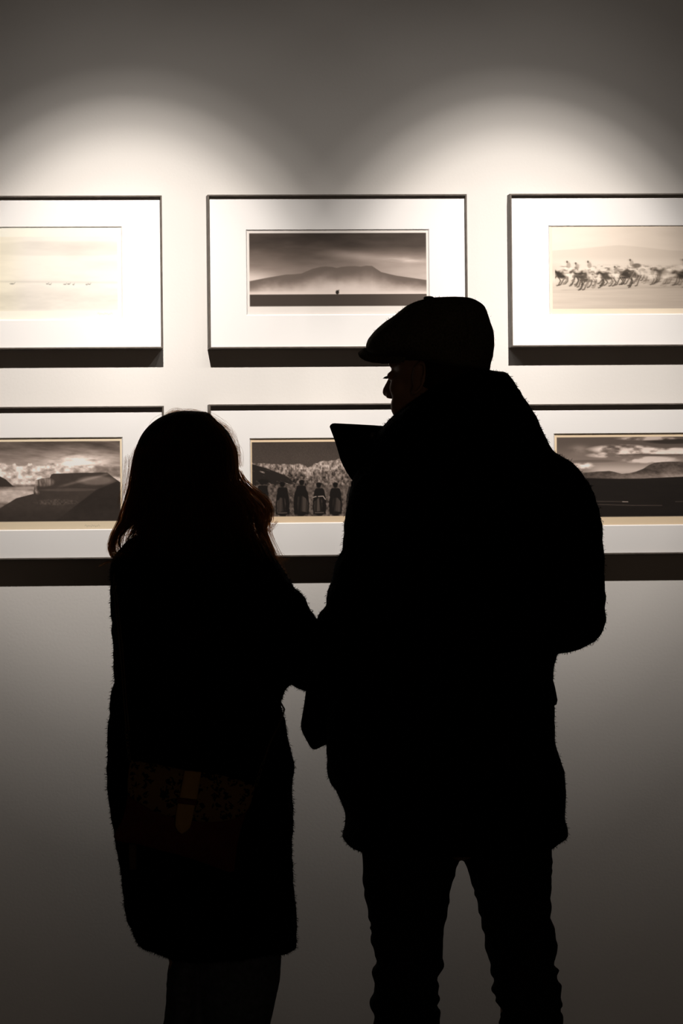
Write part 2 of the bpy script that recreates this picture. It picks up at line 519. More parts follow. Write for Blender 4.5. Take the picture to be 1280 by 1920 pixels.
def art_mesa(U, V):
    sky = 92 + 60 * sm(V, 828, 872) + (fbm(U / 45 + V / 30, V / 7 - U / 60, 51, 5) - .5) * 80
    sky += 200 * np.exp(-((U - 148) / 60) ** 2 - ((V - 864) / 13) ** 2) * fbm(U / 22, V / 6, 58)
    T = sky
    n = fbm(U / 9, V / 6, 52, 5)
    ctop = 873 - 10 * np.clip(fbm(U / 14, U * 0 + 3, 53) - .45, 0, 1) * 2 + 0 * V
    cl = 208 + (n - .5) * 190
    T = over(T, cl, sm(V, ctop - 1, ctop + 3) * (1 - .35 * sm(U, 170, 225)))
    T = over(T, 95 + 80 * n, sm(V, 872, 878) * sm(U, 172, 182) * (1 - sm(V, 893, 897)))
    T = over(T, 120 + (n - .5) * 70, sm(V, 906, 911))
    lh = line(U, [(-200, 880), (-60, 876), (0, 893), (10, 898), (24, 911), (60, 915)])
    T = over(T, 58, sm(V, lh - 1, lh + 1) * (1 - sm(V, 911, 914)) * (1 - sm(U, 24, 30)))
    T = over(T, 205 + (n - .5) * 60, blob(U, V, 25, 930, 60, 14) * .95)
    T = over(T, 178, blob(U, V, 58, 915, 38, 3.0) * .8)
    top = line(U, [(-200, 975), (0, 952), (30, 934), (62, 926), (66, 901), (78, 897), (93, 896), (96, 890), (100, 888.5), (160, 887), (201, 887), (212, 896), (226, 906)])
    face = 66 + 10 * (n - .5)
    face = face + 70 * blob(U, V, 82, 904, 20, 9) * fbm(U / 3, V / 14, 54) * 1.6
    face = face + 46 * blob(U, V, 180, 902, 36, 9) + 34 * np.exp(-((V - 893 + (U - 190) * .25) / 2.5) ** 2) * sm(U, 100, 130) * (1 - sm(U, 195, 215))
    face = face + 18 * blob(U, V, 130, 919, 60, 3)
    face = face + 60 * blob(U, V, 105, 942, 42, 6) * (fbm(U / 2.5, V / 2.5, 55) - .3)
    face = face + 110 * stroke(U, V, [(66, 902), (66, 921), (70, 924)], 4) * fbm(U / 2, V / 5, 56)
    face = over(face, 48 + 8 * (n - .5), sm(V, line(U, [(-200, 1000), (100, 978), (180, 918), (226, 900)]), line(U, [(-200, 1003), (100, 982), (180, 921), (226, 903)])))
    T = over(T, face, sm(V, top - .6, top + .6))
    T = over(T, 50 + 10 * n, sm(V, 948, 970) * .7)
    return sepia(T * .96)


def art_capes(U, V):
    n = fbm(U / 3.6, V / 4.2, 61, 4); n2 = fbm(U / 2.0, V / 12, 62, 3)
    T = 60 + 6 * (fbm(U / 40, V / 30, 60) - .5) + 10 * (RNG.random(U.shape) - .5) + 8 * sm(V, 830, 870)
    sky = line(U, [(465, 864), (472, 866), (483, 867.6), (504, 869), (535, 870), (566, 869), (572, 872), (576, 877.5), (581, 875), (589, 869), (597, 867),
                   (607, 864), (615, 865), (633, 861), (650, 862), (680, 858), (720, 860), (760, 855), (860, 860)]) + 0 * V
    sky = sky + (vnoise(U / 5, U * 0, 63) - .5) * 2.6
    cliff = 84 + 90 * n2 * (1 - sm(V, sky + 14, sky + 22)) + (n - .5) * 190 + 14 * sm(U, 560, 600)
    T = over(T, cliff, sm(V, sky - .7, sky + .7))
    T = over(T, 34, sm(n2, .70, .85) * sm(V, sky, sky + 3) * (1 - sm(V, sky + 26, sky + 34)) * .8)
    hl = line(U, [(465, 866), (480, 870), (500, 876), (520, 884), (540, 893), (556, 908), (900, 930)]) + 0 * V
    streak = 36 + 130 * sm(fbm((U + V * 1.5) / 26, (V - U * .42) / 3.4, 64), .56, .72)
    T = over(T, streak, sm(V, hl, hl + 2) * (1 - sm(V, 905, 909)))
    T = over(T, 78 + (n - .5) * 110, sm(V, 908, 912) * (1 - .2 * sm(V, 930, 967)))
    T = over(T, 104 + (n - .5) * 60, sm(V, 908, 916) * (1 - sm(V, 918, 930)) * sm(U, 520, 600) * .6)
    figs = [(492, 902, 12, 1), (529, 906, 13, 0), (564, 903, 14, 0), (598, 908, 12.5, 0), (628, 908, 12, 0), (661, 905, 13, 0), (694, 907, 12, 1), (727, 904, 13, 0), (760, 906, 12, 0), (790, 905, 12, 1)]
    for i, (c, h, w, brush) in enumerate(figs):
        wid = np.interp(V, [h, h + 5, h + 9, h + 14, h + 26, h + 44, h + 60], [2, 4, 8, 9.5, w - 1, w, w - 1]) + (vnoise(V / 4, V * 0 + i * 9, 67) - .5) * 1.6
        cloak = (1 - sm(abs(U - c), wid - .5, wid + 1)) * sm(V, h + 6, h + 8) * (1 - sm(V, 962, 966))
        fold = (1 if i % 2 else -1)
        top = h + 25 + (U - c) ** 2 / 16 + (vnoise(U / 3, V * 0 + i * 5, 68) - .5) * 3
        skirt = (1 - sm(abs(U - c + fold * 2.5), wid - 5.5, wid - 3.5)) * sm(V, top, top + 2) * (1 - sm(V, 957 + 3 * vnoise(U / 2, V * 0, 69), 961))
        T = over(T, 24, cloak)
        T = over(T, 40 + 50 * vnoise(U / 1.8 + V / 40, V * 0 + i, 66), skirt * .75)
        T = over(T, 24, (1 - sm(abs(U - c - fold * (1 + (V - h - 24) * .10)), 1, 3)) * sm(V, h + 22, h + 28) * (1 - sm(V, 957, 962)) * .9)
        T = over(T, 20, blob(U, V, c + (i % 3 - 1), h + 1.5, 4.8, 5.6))
        T = over(T, 20, blob(U, V, c + (i % 3 - 1), h - .5, 5.6, 3.0))
        T = over(T, 26, blob(U, V, c, 963, w * .6, 5))
        if brush: T = over(T, 26, blob(U, V, c + 2, h, 12, 5.5))
        if i == 3:
            T = over(T, 170, np.maximum(stroke(U, V, [(586, 932), (592, 930.5)], 1), stroke(U, V, [(596, 930.5), (605, 930), (609, 936)], 1.0)))
        if i % 2: T = over(T, 150, stroke(U, V, [(c - w + 4, 961), (c + w - 5, 960.5)], .8) * .6)
    return sepia(T)


def art_cloud_plain(U, V):
    T = 84 + 52 * sm(V, 825, 880) + 0 * U
    c = fbm(U / 26, V / 9, 71, 5)
    cl = blob(U, V, 1165, 842, 62, 9) + blob(U, V, 1250, 846, 70, 7) + blob(U, V, 1150, 853, 50, 6) * .7 + blob(U, V, 1215, 862, 60, 7) * .7 \
        + blob(U, V, 1084, 872, 32, 8) * .9 + np.exp(-((U - 1085) / 16) ** 2 - ((V - 842) / 8) ** 2) * .5 * c + blob(U, V, 1215, 822, 60, 4) * .8 + blob(U, V, 1360, 850, 80, 14) * .8
    T = T + 120 * np.clip(cl, 0, 1) * sm(c, .3, .62)
    T = T - 34 * blob(U, V, 1260, 828, 50, 5) - 32 * blob(U, V, 1230, 853, 90, 2.2) * c * 1.6 - 22 * blob(U, V, 1110, 864, 50, 3)
    T = over(T, 196, np.exp(-((V - 882) / 10) ** 2) * (.85 * sm(U, 1090, 1130)))
    hill = line(U, [(1000, 890), (1043, 888), (1083, 885.5), (1102, 885), (1118, 883.5), (1142, 882.5), (1150, 884), (1165, 888), (1179, 887), (1192, 884), (1205, 879), (1216, 872), (1226, 868),
                    (1240, 866.5), (1257, 866), (1280, 866.5), (1330, 874), (1500, 888)])
    H = 74 + (fbm((U + V) / 6, (V - U * .3) / 3, 72) - .5) * 44 + 50 * sm(V, 884, 894) * sm(U, 1090, 1200)
    H = H + 40 * blob(U, V, 1262, 888, 26, 14) * .7
    T = over(T, H, sm(V, hill - .6, hill + .6))
    pl = line(U, [(1000, 894), (1083, 895), (1160, 897), (1200, 897), (1280, 894), (1400, 896), (1500, 896)])
    T = over(T, 31 + 5 * (fbm(U / 40, V / 6, 73) - .5), sm(V, pl - .5, pl + 1))
    T = over(T, 120, stroke(U, V, [(1100, 939), (1140, 939.5), (1176, 940.5)], .8) * .45)
    T = over(T, 200, stroke(U, V, [(1166, 940.3), (1176, 940.6)], .9) * .7)
    T = over(T, 120, stroke(U, V, [(1120, 945), (1190, 947.5), (1240, 948)], .8) * .5)
    T = over(T, 110, stroke(U, V, [(1265, 941), (1300, 941)], .8) * .5)
    return sepia(T)


M_PRINT = bpy.data.materials.new('gelatin_silver_print'); M_PRINT.use_nodes = True
_b = M_PRINT.node_tree.nodes['Principled BSDF']; _a = M_PRINT.node_tree.nodes.new('ShaderNodeVertexColor'); _a.layer_name = 'tone'
_b.inputs['Roughness'].default_value = .6; _b.inputs['Specular IOR Level'].default_value = .12
M_PRINT.node_tree.links.new(_a.outputs['Color'], _b.inputs['Base Color'])

FRONT, MATY, PRY = -.042, -.032, -.0285


def ring(o, i, y0, y1):
    """rectangular moulding between outer rect o and inner rect i (x0,x1,z0,z1), mitred, y0 (wall) to y1 (front)"""
    def c(r, y): return [(r[0], y, r[2]), (r[1], y, r[2]), (r[1], y, r[3]), (r[0], y, r[3])]
    bv = .0008
    ox = (o[0] + bv, o[1] - bv, o[2] + bv, o[3] - bv)
    loops = [c(o, y0), c(o, y1 + bv), c(ox, y1), c((i[0] - bv, i[1] + bv, i[2] - bv, i[3] + bv), y1), c(i, y1 + bv), c(i, y0)]
    vs = [p for l in loops for p in l]; fs = []
    for a in range(6):
        b = (a + 1) % 6
        for k in range(4):
            k2 = (k + 1) % 4
            fs.append((a * 4 + k, a * 4 + k2, b * 4 + k2, b * 4 + k))
    return vs, fs


def picture(front, opening, image, art, gain, paper, label, sign=None):
    """front: px (u0,u1,v0,v1) of the frame's front rectangle; opening of the mat; printed image"""
    def rect(r, Y):
        cu = (r[0] + r[1]) / 2; cv = (r[2] + r[3]) / 2
        uu = min(max(cu, 0), 1280)
        zc = lambda v: P(uu, v, Y).z
        return (P(r[0], cv, Y).x, P(r[1], cv, Y).x, zc(r[3]), zc(r[2]))
    o = rect(front, FRONT); w = .0035
    i = (o[0] + w, o[1] - w, o[2] + w, o[3] - w)
    cx = (o[0] + o[1]) / 2
    t = empty('framed_photograph', (cx, 0, o[2]), label, 'picture', 'framed photographs hung in two rows on the gallery wall')
    link('frame', mesh_of([ring(o, i, -.0005, FRONT)]), M_FRAME, t, smooth=False)
    q = rect(opening, MATY); bb = .0022
    qi = (q[0] + bb, q[1] - bb, q[2] + bb, q[3] - bb)
    e = .0004
    O = (i[0] + e, i[1] - e, i[2] + e, i[3] - e)
    def c(r, y): return [(r[0], y, r[2]), (r[1], y, r[2]), (r[1], y, r[3]), (r[0], y, r[3])]
    loops = [c(O, MATY), c(q, MATY), c(qi, PRY - .0004), c(O, PRY - .0004)]
    vs = [p for l in loops for p in l]; fs = []
    for a in range(4):
        b = (a + 1) % 4
        for k in range(4):
            k2 = (k + 1) % 4; fs.append((a * 4 + k, a * 4 + k2, b * 4 + k2, b * 4 + k))
    link('mat_board', mesh_of([(vs, fs)]), M_MAT, t, smooth=False)
    # backing + paper sheet carrying the image
    s = 8
    u0, u1, v0, v1 = opening[0] - s, opening[1] + s, opening[2] - s, opening[3] + s
    nu = int((u1 - u0)) + 1; nv = int((v1 - v0)) + 1
    us = np.linspace(u0, u1, nu); vs_ = np.linspace(v0, v1, nv)
    U, V = np.meshgrid(us, vs_)
    C = art(U, V)
    edge = (sm(U, image[0] - .6, image[0] + .6) * (1 - sm(U, image[1] - .6, image[1] + .6)) * sm(V, image[2] - .6, image[2] + .6) * (1 - sm(V, image[3] - .6, image[3] + .6)))[..., None]
    pc = np.array(paper, float) + 0 * C
    if sign:
        su, sv = sign
        m = np.zeros_like(U)
        for k in range(7):
            m = np.maximum(m, stroke(U, V, [(su + k * 4, sv + (k % 2) * 2), (su + k * 4 + 2, sv - 2 + (k % 3)), (su + k * 4 + 4, sv + 1)], .7))
        pc = pc * (1 - m[..., None] * .12)
    C = C * edge + pc * (1 - edge)
    A = np.clip(lin(C / 255) / gain, 0, .93)
    R = rect((u0, u1, v0, v1), PRY)
    X = np.linspace(R[0], R[1], nu); Z = np.linspace(R[3], R[2], nv)
    XX, ZZ = np.meshgrid(X, Z)
    co = np.stack([XX, np.full_like(XX, PRY), ZZ], -1).reshape(-1, 3)
    idx = np.arange(nu * nv).reshape(nv, nu)
    fq = np.stack([idx[:-1, :-1], idx[1:, :-1], idx[1:, 1:], idx[:-1, 1:]], -1).reshape(-1, 4)
    nb = len(co)
    back = np.array([(R[0], -.004, R[2]), (R[1], -.004, R[2]), (R[1], -.004, R[3]), (R[0], -.004, R[3])])
    me = bpy.data.meshes.new('print')
    me.from_pydata(np.concatenate([co, back]).tolist(), [], fq.tolist() + [(nb, nb + 3, nb + 2, nb + 1)]); me.update()
    ca = me.color_attributes.new('tone', 'FLOAT_COLOR', 'POINT')
    rgba = np.ones((nb + 4, 4)); rgba[:nb, :3] = A.reshape(-1, 3)
    ca.data.foreach_set('color', rgba.ravel())
    link('print', me, M_PRINT, t, smooth=False)
    return t


FW = 486
picture((304.6 - FW, 304.6, 366.8, 654.6), (-118, 229.5, 425, 601), (-108, 220, 444, 583), art_pale_plain, 1.03, (253, 247, 234),
        'pale sepia print of a bare plain with tiny antelope, dark frame, upper left', (182, 589))
picture((390.3, 876.3, 364.4, 652.6), (461.5, 805, 430, 591), (467.5, 799, 437, 574), art_mountain, 1.12, (248, 241, 236),
        'sepia print of a low misty mountain in a dark frame, behind the flat cap')
picture((957, 957 + FW, 362.7, 649.2), (1028.5, 1375, 422.5, 590), (1035, 1368, 426, 578.5), art_horses, 1.02, (243, 228, 206),
        'sepia print of galloping horses and riders in a dark frame, upper right')
picture((308.5 - FW, 308.5, 762.5, 1049.5), (-118, 231, 820.5, 995), (-110, 225.5, 828, 978), art_mesa, .76, (214, 198, 172),
        'print of a flat-topped mesa under bright clouds, dark frame, lower left', (158, 987))
picture((393, 393 + FW, 756.7, 1043.4), (468.5, 812, 820.5, 981), (472.5, 806, 828, 967.5), art_capes, .74, (206, 184, 156),
        'print of caped figures before cliffs, dark frame, between the two visitors')
picture((959, 959 + FW, 756.5, 1039.5), (1038.5, 1385, 811.5, 985.5), (1044, 1378, 819, 968.5), art_cloud_plain, .74, (212, 192, 164),
        'print of heavy clouds over a black plain and low hill, lower right')


# ------------------------------------------------------------------ people
def head_shapes(c, yaw, s=1.0, pitch=0.0):
    """overlapping forms of a head; c = centre between the ears, yaw = facing direction (0 = +x)"""
    R = Matrix.Rotation(yaw, 3, 'Z') @ Matrix.Rotation(pitch, 3, 'Y')
    L = lambda x, y, z: c + R @ Vector((x, y, z)) * s
    E = lambda x, y, z, a, b, d, rx=None: ell(L(x, y, z), (a * s, b * s, d * s), R @ rx if rx else R)
    RY = lambda a: Matrix.Rotation(math.radians(a), 3, 'Y')
    S = [E(-.002, 0, .045, .091, .074, .080),               # cranium
         E(.020, 0, .020, .076, .070, .075),                # forehead / temples
         E(.045, 0, -.030, .052, .060, .060),               # mid face
         E(.050, 0, -.068, .046, .044, .040),               # jaw
         E(.078, 0, -.092, .020, .022, .016),               # chin
         E(.010, .040, -.045, .040, .022, .045), E(.010, -.040, -.045, .040, .022, .045),   # jaw angles
         E(.066, .038, -.020, .024, .024, .026), E(.066, -.038, -.020, .024, .024, .026), E(.068, .030, -.054, .024, .024, .030), E(.068, -.030, -.054, .024, .024, .030),   # cheekbones
         E(.086, 0, .026, .014, .050, .011),                # brow ridge
         E(.090, 0, -.057, .016, .024, .011),               # muzzle
         E(.095, 0, -.052, .009, .020, .0045), E(.093, 0, -.061, .009, .018, .0055),        # lips
         E(.090, .031, .004, .011, .015, .009), E(.090, -.031, .004, .011, .015, .009)]     # eyes with lids
    S += limb([L(.090, 0, .020), L(.105, 0, .000), L(.1185, 0, -.025)], [.008 * s, .009 * s, .0105 * s])
    S += [E(.105, .012, -.032, .012, .008, .008), E(.105, -.012, -.032, .012, .008, .008)]
    for sd in (1, -1):
        pts = []
        for k in range(11):
            a = math.radians(-60 + 24 * k)
            pts.append(L(.006 - .017 * math.sin(a) * .9 - .006 * math.cos(a), sd * (.079 + .009 * abs(math.sin(a * .5 + .4))), -.004 + .030 * math.cos(a)))
        S += limb(pts, [.0042 * s] * 11, 8)
        S.append(E(.010, sd * .076, -.004, .014, .008, .026))
        S.append(E(.018, sd * .080, -.030, .007, .005, .009))
    S += limb([L(-.012, 0, -.040), L(-.028, 0, -.135)], [.057 * s, .057 * s])
    return S, L, R


def hand_shapes(wrist, fwd, up, side, s=1.0, curl=.5):
    """palm, four fingers of different lengths and a thumb; side = +1 thumb towards +cross"""
    f = fwd.normalized(); u = (up - f * up.dot(f)).normalized(); a = f.cross(u) * side
    S = limb([wrist - f * .02, wrist], [.026 * s, .024 * s], 10)
    S += limb([wrist + f * .02 * s + a * .012 * s, wrist + f * .082 * s + a * .030 * s], [.017 * s, .013 * s], 10)
    S += limb([wrist + f * .02 * s, wrist + f * .085 * s + a * .010 * s], [.017 * s, .0135 * s], 10)
    S += limb([wrist + f * .02 * s - a * .006 * s, wrist + f * .082 * s - a * .011 * s], [.017 * s, .013 * s], 10)
    S += limb([wrist + f * .02 * s - a * .014 * s, wrist + f * .075 * s - a * .030 * s], [.016 * s, .012 * s], 10)
    for off, ln, base in ((.031, .070, .085), (.010, .078, .090), (-.011, .072, .086), (-.031, .057, .078)):
        p = wrist + f * base * s + a * off * s; d = f.copy(); pts = [p]; rr = [.0090 * s]
        for j, part in enumerate((.45, .31, .24)):
            ang = curl * (j + .6)
            d = (f * math.cos(ang) - u * math.sin(ang)).normalized()
            p = p + d * ln * part * s; pts.append(p); rr.append((.0082, .0076, .0066)[j] * s)
        S += limb(pts, rr, 8)
    p = wrist + f * .022 * s + a * .026 * s
    d = (f * .7 + a * .75 - u * .15).normalized()
    S += limb([p, p + d * .040 * s, p + (d * .5 + f * .5 - u * .25).normalized() * .030 * s + d * .040 * s,
               p + d * .040 * s + (d * .5 + f * .5 - u * .25).normalized() * .030 * s + (f - u * .4).normalized() * .024 * s], [.014 * s, .0105 * s, .0095 * s, .008 * s], 8)
    return S


# ================================================================== the man
YM = -1.40
Q = lambda u, v, dy=0.0: (lambda p: Vector((p.x, p.y + dy, p.z)))(P(u, v, YM))
man = empty('person', (Q(860, 1000).x, YM, 0), 'tall person in a bulky black wool coat and dark flat cap, head turned left', 'person',
            'two visitors seen from behind')
HY = math.radians(180 - 35)
hc = Q(830, 706, .02)
hs, HL, HR = head_shapes(hc, HY, .945)
r_elb, r_wr = Q(1078, 1165, .03), Q(960, 1205, .27)
l_elb, l_wr = Q(650, 1215, .02), Q(760, 1225, .26)
body = list(hs)
body += limb([Q(838, 790, -.015), Q(842, 850, -.03), Q(848, 960, -.02)], [.058, .075, .12])
body += limb([Q(735, 925, -.01), Q(848, 945, -.01), Q(985, 915, -.01)], [.06, .11, .06])
body += limb([Q(848, 960, -.01), Q(846, 1150, 0), Q(846, 1330, .0), Q(850, 1480, -.01)], [.125, .12, .12, .13])
body += limb([Q(985, 915), Q(1068, 1040, 0), r_elb, r_wr], [.055, .044, .038, .026])
body += limb([Q(735, 925), Q(690, 1060, 0), l_elb, l_wr], [.055, .044, .038, .026])
body += hand_shapes(r_wr, Vector((-.9, .25, -.05)), Vector((.1, .6, .8)), 1, 1.0, .55)
body += hand_shapes(l_wr, Vector((.9, .25, -.1)), Vector((0, .6, .8)), -1, 1.0, .55)
for s, kn, an in ((-1, Q(765, 1860, .02), Q(768, 2340, -.02)), (1, Q(985, 1860, .02), Q(1005, 2340, -.02))):
    body += limb([Q(850 + s * 78, 1500), kn, Q(kn.x * 0 + (767 if s < 0 else 992), 2080, -.03), an, an + Vector((s * .01, .03, -.045)), an + Vector((s * .02, .15, -.060))],
                 [.070, .045, .048, .034, .034, .028])
me = fused(body, .0042, 3)
mb = link('body', me, M_SKIN, man)
# eyelashes and cropped hair
for sd in (1, -1):
    lash = [ell(HL(.096, sd * .032, .003), (.0030, .010, .0010), HR, 10, 6)]
    for k in range(12):
        a = HL(.098, sd * (.023 + .0016 * k), .003); lash.append(tube([a, a + HR @ Vector((.004, 0, -.0015)), a + HR @ Vector((.007, sd * .001, -.004))], [.0005, .0004, .0002], 4))
    link('eyelashes', mesh_of(lash), M_SCALP, man)
hr = [ell(HL(-.014, 0, .030), (.080, .072, .084), HR), ell(HL(-.035, 0, -.030), (.048, .060, .055), HR)]
link('cropped_hair', fused(hr, .006, 2), M_SCALP, man)

# --- flat cap
crown_rows = [(557.2, 812, 868, 0, .030), (558.5, 799, 877, 0, .045), (561, 789, 888, 0, .058), (566, 774, 898, 0, .072), (573, 761, 908, 0, .084), (581, 751, 913, 0, .092),
              (599, 727, 919, 0, .103), (619, 705.5, 925.5, 0, .108), (635, 693, 928, 0, .108), (648, 688, 928.5, 0, .105), (660, 693, 927.5, 0, .100),
              (668, 722, 926.5, 0, .096), (676, 752, 924, 0, .093), (684, 786, 921, 0, .088), (690, 825, 919, 0, .080), (695, 862, 917, 0, .060)]
cap_c = P(815, 560, YM)


def cap_seams(co):
    a = np.arctan2(co[:, 1] - YM - .01, co[:, 0] - cap_c.x)
    z = (co[:, 2] - 1.66) / .14
    g = np.abs(((a / (math.pi / 4) + .32) % 1) - .5) * 2
    groove = -np.clip(1 - (1 - g) / .10, 0, 1) * .0030 * np.clip(z, 0.1, 1)
    puff = -.006 * np.exp(-(((a + 2.35) / .22) ** 2)) * np.clip(z * 1.6, 0, 1) * (1 - np.clip(z - .8, 0, 1))
    return groove + puff


cm = fused([loft([(v, a, b, .018, d) for v, a, b, _, d in crown_rows], YM, 3, 56, 2.15)], .0035, 3)
displace(cm, cap_seams); displace(cm, lumpy(.004, 22, 5))
cm = fuzz(cm, 5000, .0006, .00035, 0, 1.0)
cap = link('flat_cap', cm, M_CAP, man)
btn = ell(Q(806, 558, .018), (.010, .010, .004)); link('cap_button', mesh_of([btn]), M_CAP, cap)
# brim: curved crescent plate in front of the forehead
R2 = Matrix.Rotation(HY, 3, 'Z')
bv = []; bf = []; NA, NR = 36, 10
for side in (0, 1):
    for j in range(NR + 1):
        for i in range(NA + 1):
            t = math.radians(-78 + 156 * i / NA); k = j / NR
            out = .068 * max(0, math.cos(t * 1.10)) ** .7
            rx, ry = .088 + out * k, .082 + out * k * .35
            edge = math.sin(math.pi * k) ** .5 * .008 + .0015
            z = .014 - .004 * k - .024 * (1 - math.exp(-(t / .60) ** 2)) * (.35 + .65 * k)
            bv.append(Q(822, 665, .02) + R2 @ Vector((rx * math.cos(t), ry * math.sin(t), z + (edge if side == 0 else -edge))))
n1 = (NR + 1) * (NA + 1)
for side in (0, 1):
    for j in range(NR):
        for i in range(NA):
            a = side * n1 + j * (NA + 1) + i; f = (a, a + 1, a + NA + 2, a + NA + 1); bf.append(f if side else f[::-1])
for i in range(NA):
    for j in (0, NR):
        a = j * (NA + 1) + i; f = (a, a + 1, a + 1 + n1, a + n1); bf.append(f if j else f[::-1])
for j in range(NR):
    for i in (0, NA):
        a = j * (NA + 1) + i; b = a + NA + 1; f = (a, b, b + n1, a + n1); bf.append(f if i == 0 else f[::-1])
brm = fused([(bv, bf)], .003, 2); brm = fuzz(brm, 700, .0006, .00035, 0, 1.0)
link('brim', brm, M_CAP, cap)

# --- coat
coat = []
collar = [(696, 884, 942, -.02, .050), (698.5, 872, 949, -.02, .066), (702, 863, 951, -.02, .078), (707, 849, 955.5, -.02, .088), (716, 824, 961, -.02, .098), (725, 806, 967, -.02, .105),
          (738, 787, 975, -.02, .110), (759, 760, 990, -.02, .116), (781, 734, 1003, -.02, .120), (799, 713, 1013, -.02, .124), (808, 706, 1018, -.02, .126),
          (827, 696, 1028, -.02, .128), (842, 690, 1030, -.02, .130), (900, 690, 1030, -.01, .12)]
coat.append(loft(collar, YM))
torso = [(836, 728, 1005, -.01, .10), (842, 716, 1028, -.01, .112), (852.6, 700, 1046, -.01, .125), (863, 690, 1060, -.01, .132), (869, 684, 1067, -.01, .135), (881, 674, 1081, -.01, .138),
         (902, 662, 1094, -.01, .143), (930, 662, 1096, -.01, .148), (1000, 664, 1085, 0, .155), (1100, 655, 1062, 0, .155), (1200, 645, 1046, 0, .155), (1222, 640, 1043, 0, .155),
         (1238, 636, 1039, 0, .155), (1266, 631, 1036, 0, .157), (1300, 624, 1037, 0, .16), (1355, 615, 1040, 0, .16), (1400, 613.5, 1043, 0, .162), (1440, 615, 1050, 0, .164),
         (1465, 622, 1051, 0, .165), (1480, 632, 1051.5, 0, .165), (1500, 641, 1052, 0, .165), (1518, 649, 1052.5, 0, .165), (1537, 648, 1053.5, 0, .165), (1548, 646, 1056, 0, .166), (1557, 642.5, 1058.5, 0, .167),
         (1567, 639.5, 1059, 0, .167), (1573, 643, 1060, 0, .166), (1577, 646, 1056, 0, .166), (1580, 649, 1042, 0, .163), (1588, 656, 1038, 0, .155), (1594, 668, 1020, 0, .145), (1598, 682, 1000, 0, .13)]
coat.append(loft(torso, YM, power=2.6))
r_arm = [(860, 1000, 1056, 0, .040), (869, 960, 1067, 0, .060), (881, 955, 1081, 0, .066), (902, 955, 1097, 0, .072), (927, 960, 1111, 0, .076), (949, 965, 1118.5, 0, .078), (974, 972, 1122.5, 0, .079),
         (1010, 980, 1128.5, 0, .079), (1045, 985, 1131.5, 0, .078), (1103, 992, 1136.5, .01, .078), (1160, 1000, 1136.5, .02, .077), (1180, 1003, 1131.5, .025, .076), (1201, 1008, 1122, .03, .072),
         (1213, 1012, 1107, .035, .062), (1219, 1016, 1087, .035, .050), (1223, 1022, 1062, .035, .030)]
coat.append(loft(r_arm, YM, 4, 28, 2.2))
coat += limb([Q(1070, 1155, .04), Q(1010, 1182, .16), Q(970, 1200, .235)], [.062, .060, .052])
l_arm = [(868, 690, 760, 0, .045), (880, 672, 765, 0, .060), (900, 660, 770, 0, .068), (920, 657, 772, 0, .072), (954, 650, 770, 0, .075), (972, 648, 768, 0, .076), (998, 643, 768, 0, .077), (1029, 642, 762, 0, .077),
         (1047, 633, 756, 0, .077), (1072, 625, 746, 0, .077), (1088, 621, 742, 0, .077), (1101, 614.5, 738, 0, .077), (1121, 609, 732, .005, .076), (1135, 609.5, 728, .01, .076), (1140, 602, 726, .01, .076), (1148, 595.5, 724, .01, .077),
         (1160, 591, 722, .015, .078), (1200, 588, 716, .02, .078), (1250, 587, 706, .025, .076), (1280, 592, 698, .03, .066), (1296, 604, 685, .03, .045), (1302, 620, 670, .03, .02)]
coat.append(loft(l_arm, YM, 4, 28, 2.2))
coat += limb([Q(655, 1215, .04), Q(710, 1222, .16), Q(750, 1225, .225)], [.062, .060, .052])
cme = fused(coat, .0065, 5)
displace(cme, lumpy(.012, 9, 2)); displace(cme, lumpy(.0035, 70, 3))
cme = fuzz(cme, 70000, .0038, .0006)
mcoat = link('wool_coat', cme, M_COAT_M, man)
# hanging front corner with the hand pocket, and the pocket flap at the right hip
fl = [(1284, 586, 650, .09, .016), (1296, 582.5, 650, .09, .022), (1330, 577.5, 655, .09, .024), (1361, 572, 655, .09, .024), (1371, 573.5, 652, .09, .024), (1380, 577.5, 648, .09, .023), (1392, 584, 640, .09, .021), (1401, 589, 616, .09, .018), (1406, 592, 606, .09, .014), (1408.5, 596, 602, .09, .008)]
fm = fused([loft(fl, YM, 3, 24, 2.4)], .004, 2); fm = fuzz(fm, 1500, .004, .0005); link('coat_front_corner', fm, M_COAT_M, mcoat)
pf = pillow([(1005, 1262), (1034, 1266), (1040, 1287), (1045, 1313), (1043, 1321), (1037, 1324), (1004, 1320)], YM - .05, .018, 5)
link('pocket_flap', mesh_of([pf]), M_COAT_M, mcoat)


def plate(outline, holes, Y, thick, name, m, parent, bend=0.0):
    cu = bpy.data.curves.new('c', 'CURVE'); cu.dimensions = '2D'; cu.fill_mode = 'BOTH'
    cu.extrude = thick / 2; cu.bevel_depth = .0015; cu.bevel_resolution = 2
    for lp in [outline] + holes:
        s = cu.splines.new('POLY'); s.use_cyclic_u = True; s.points.add(len(lp) - 1)
        for i, (u, v) in enumerate(lp):
            w = P(u, v, Y); s.points[i].co = (w.x, w.z, 0, 1)
    o = bpy.data.objects.new('c', cu); col.objects.link(o)
    dg = bpy.context.evaluated_depsgraph_get(); dg.update()
    me2 = bpy.data.meshes.new_from_object(o.evaluated_get(dg)); bpy.data.objects.remove(o)
    cx = P(outline[0][0], outline[0][1], Y).x
    for vv in me2.vertices:
        x, z, t = vv.co; vv.co = (x, Y - t + bend * (x - cx), z)
    return link(name, me2, m, parent, smooth=False)


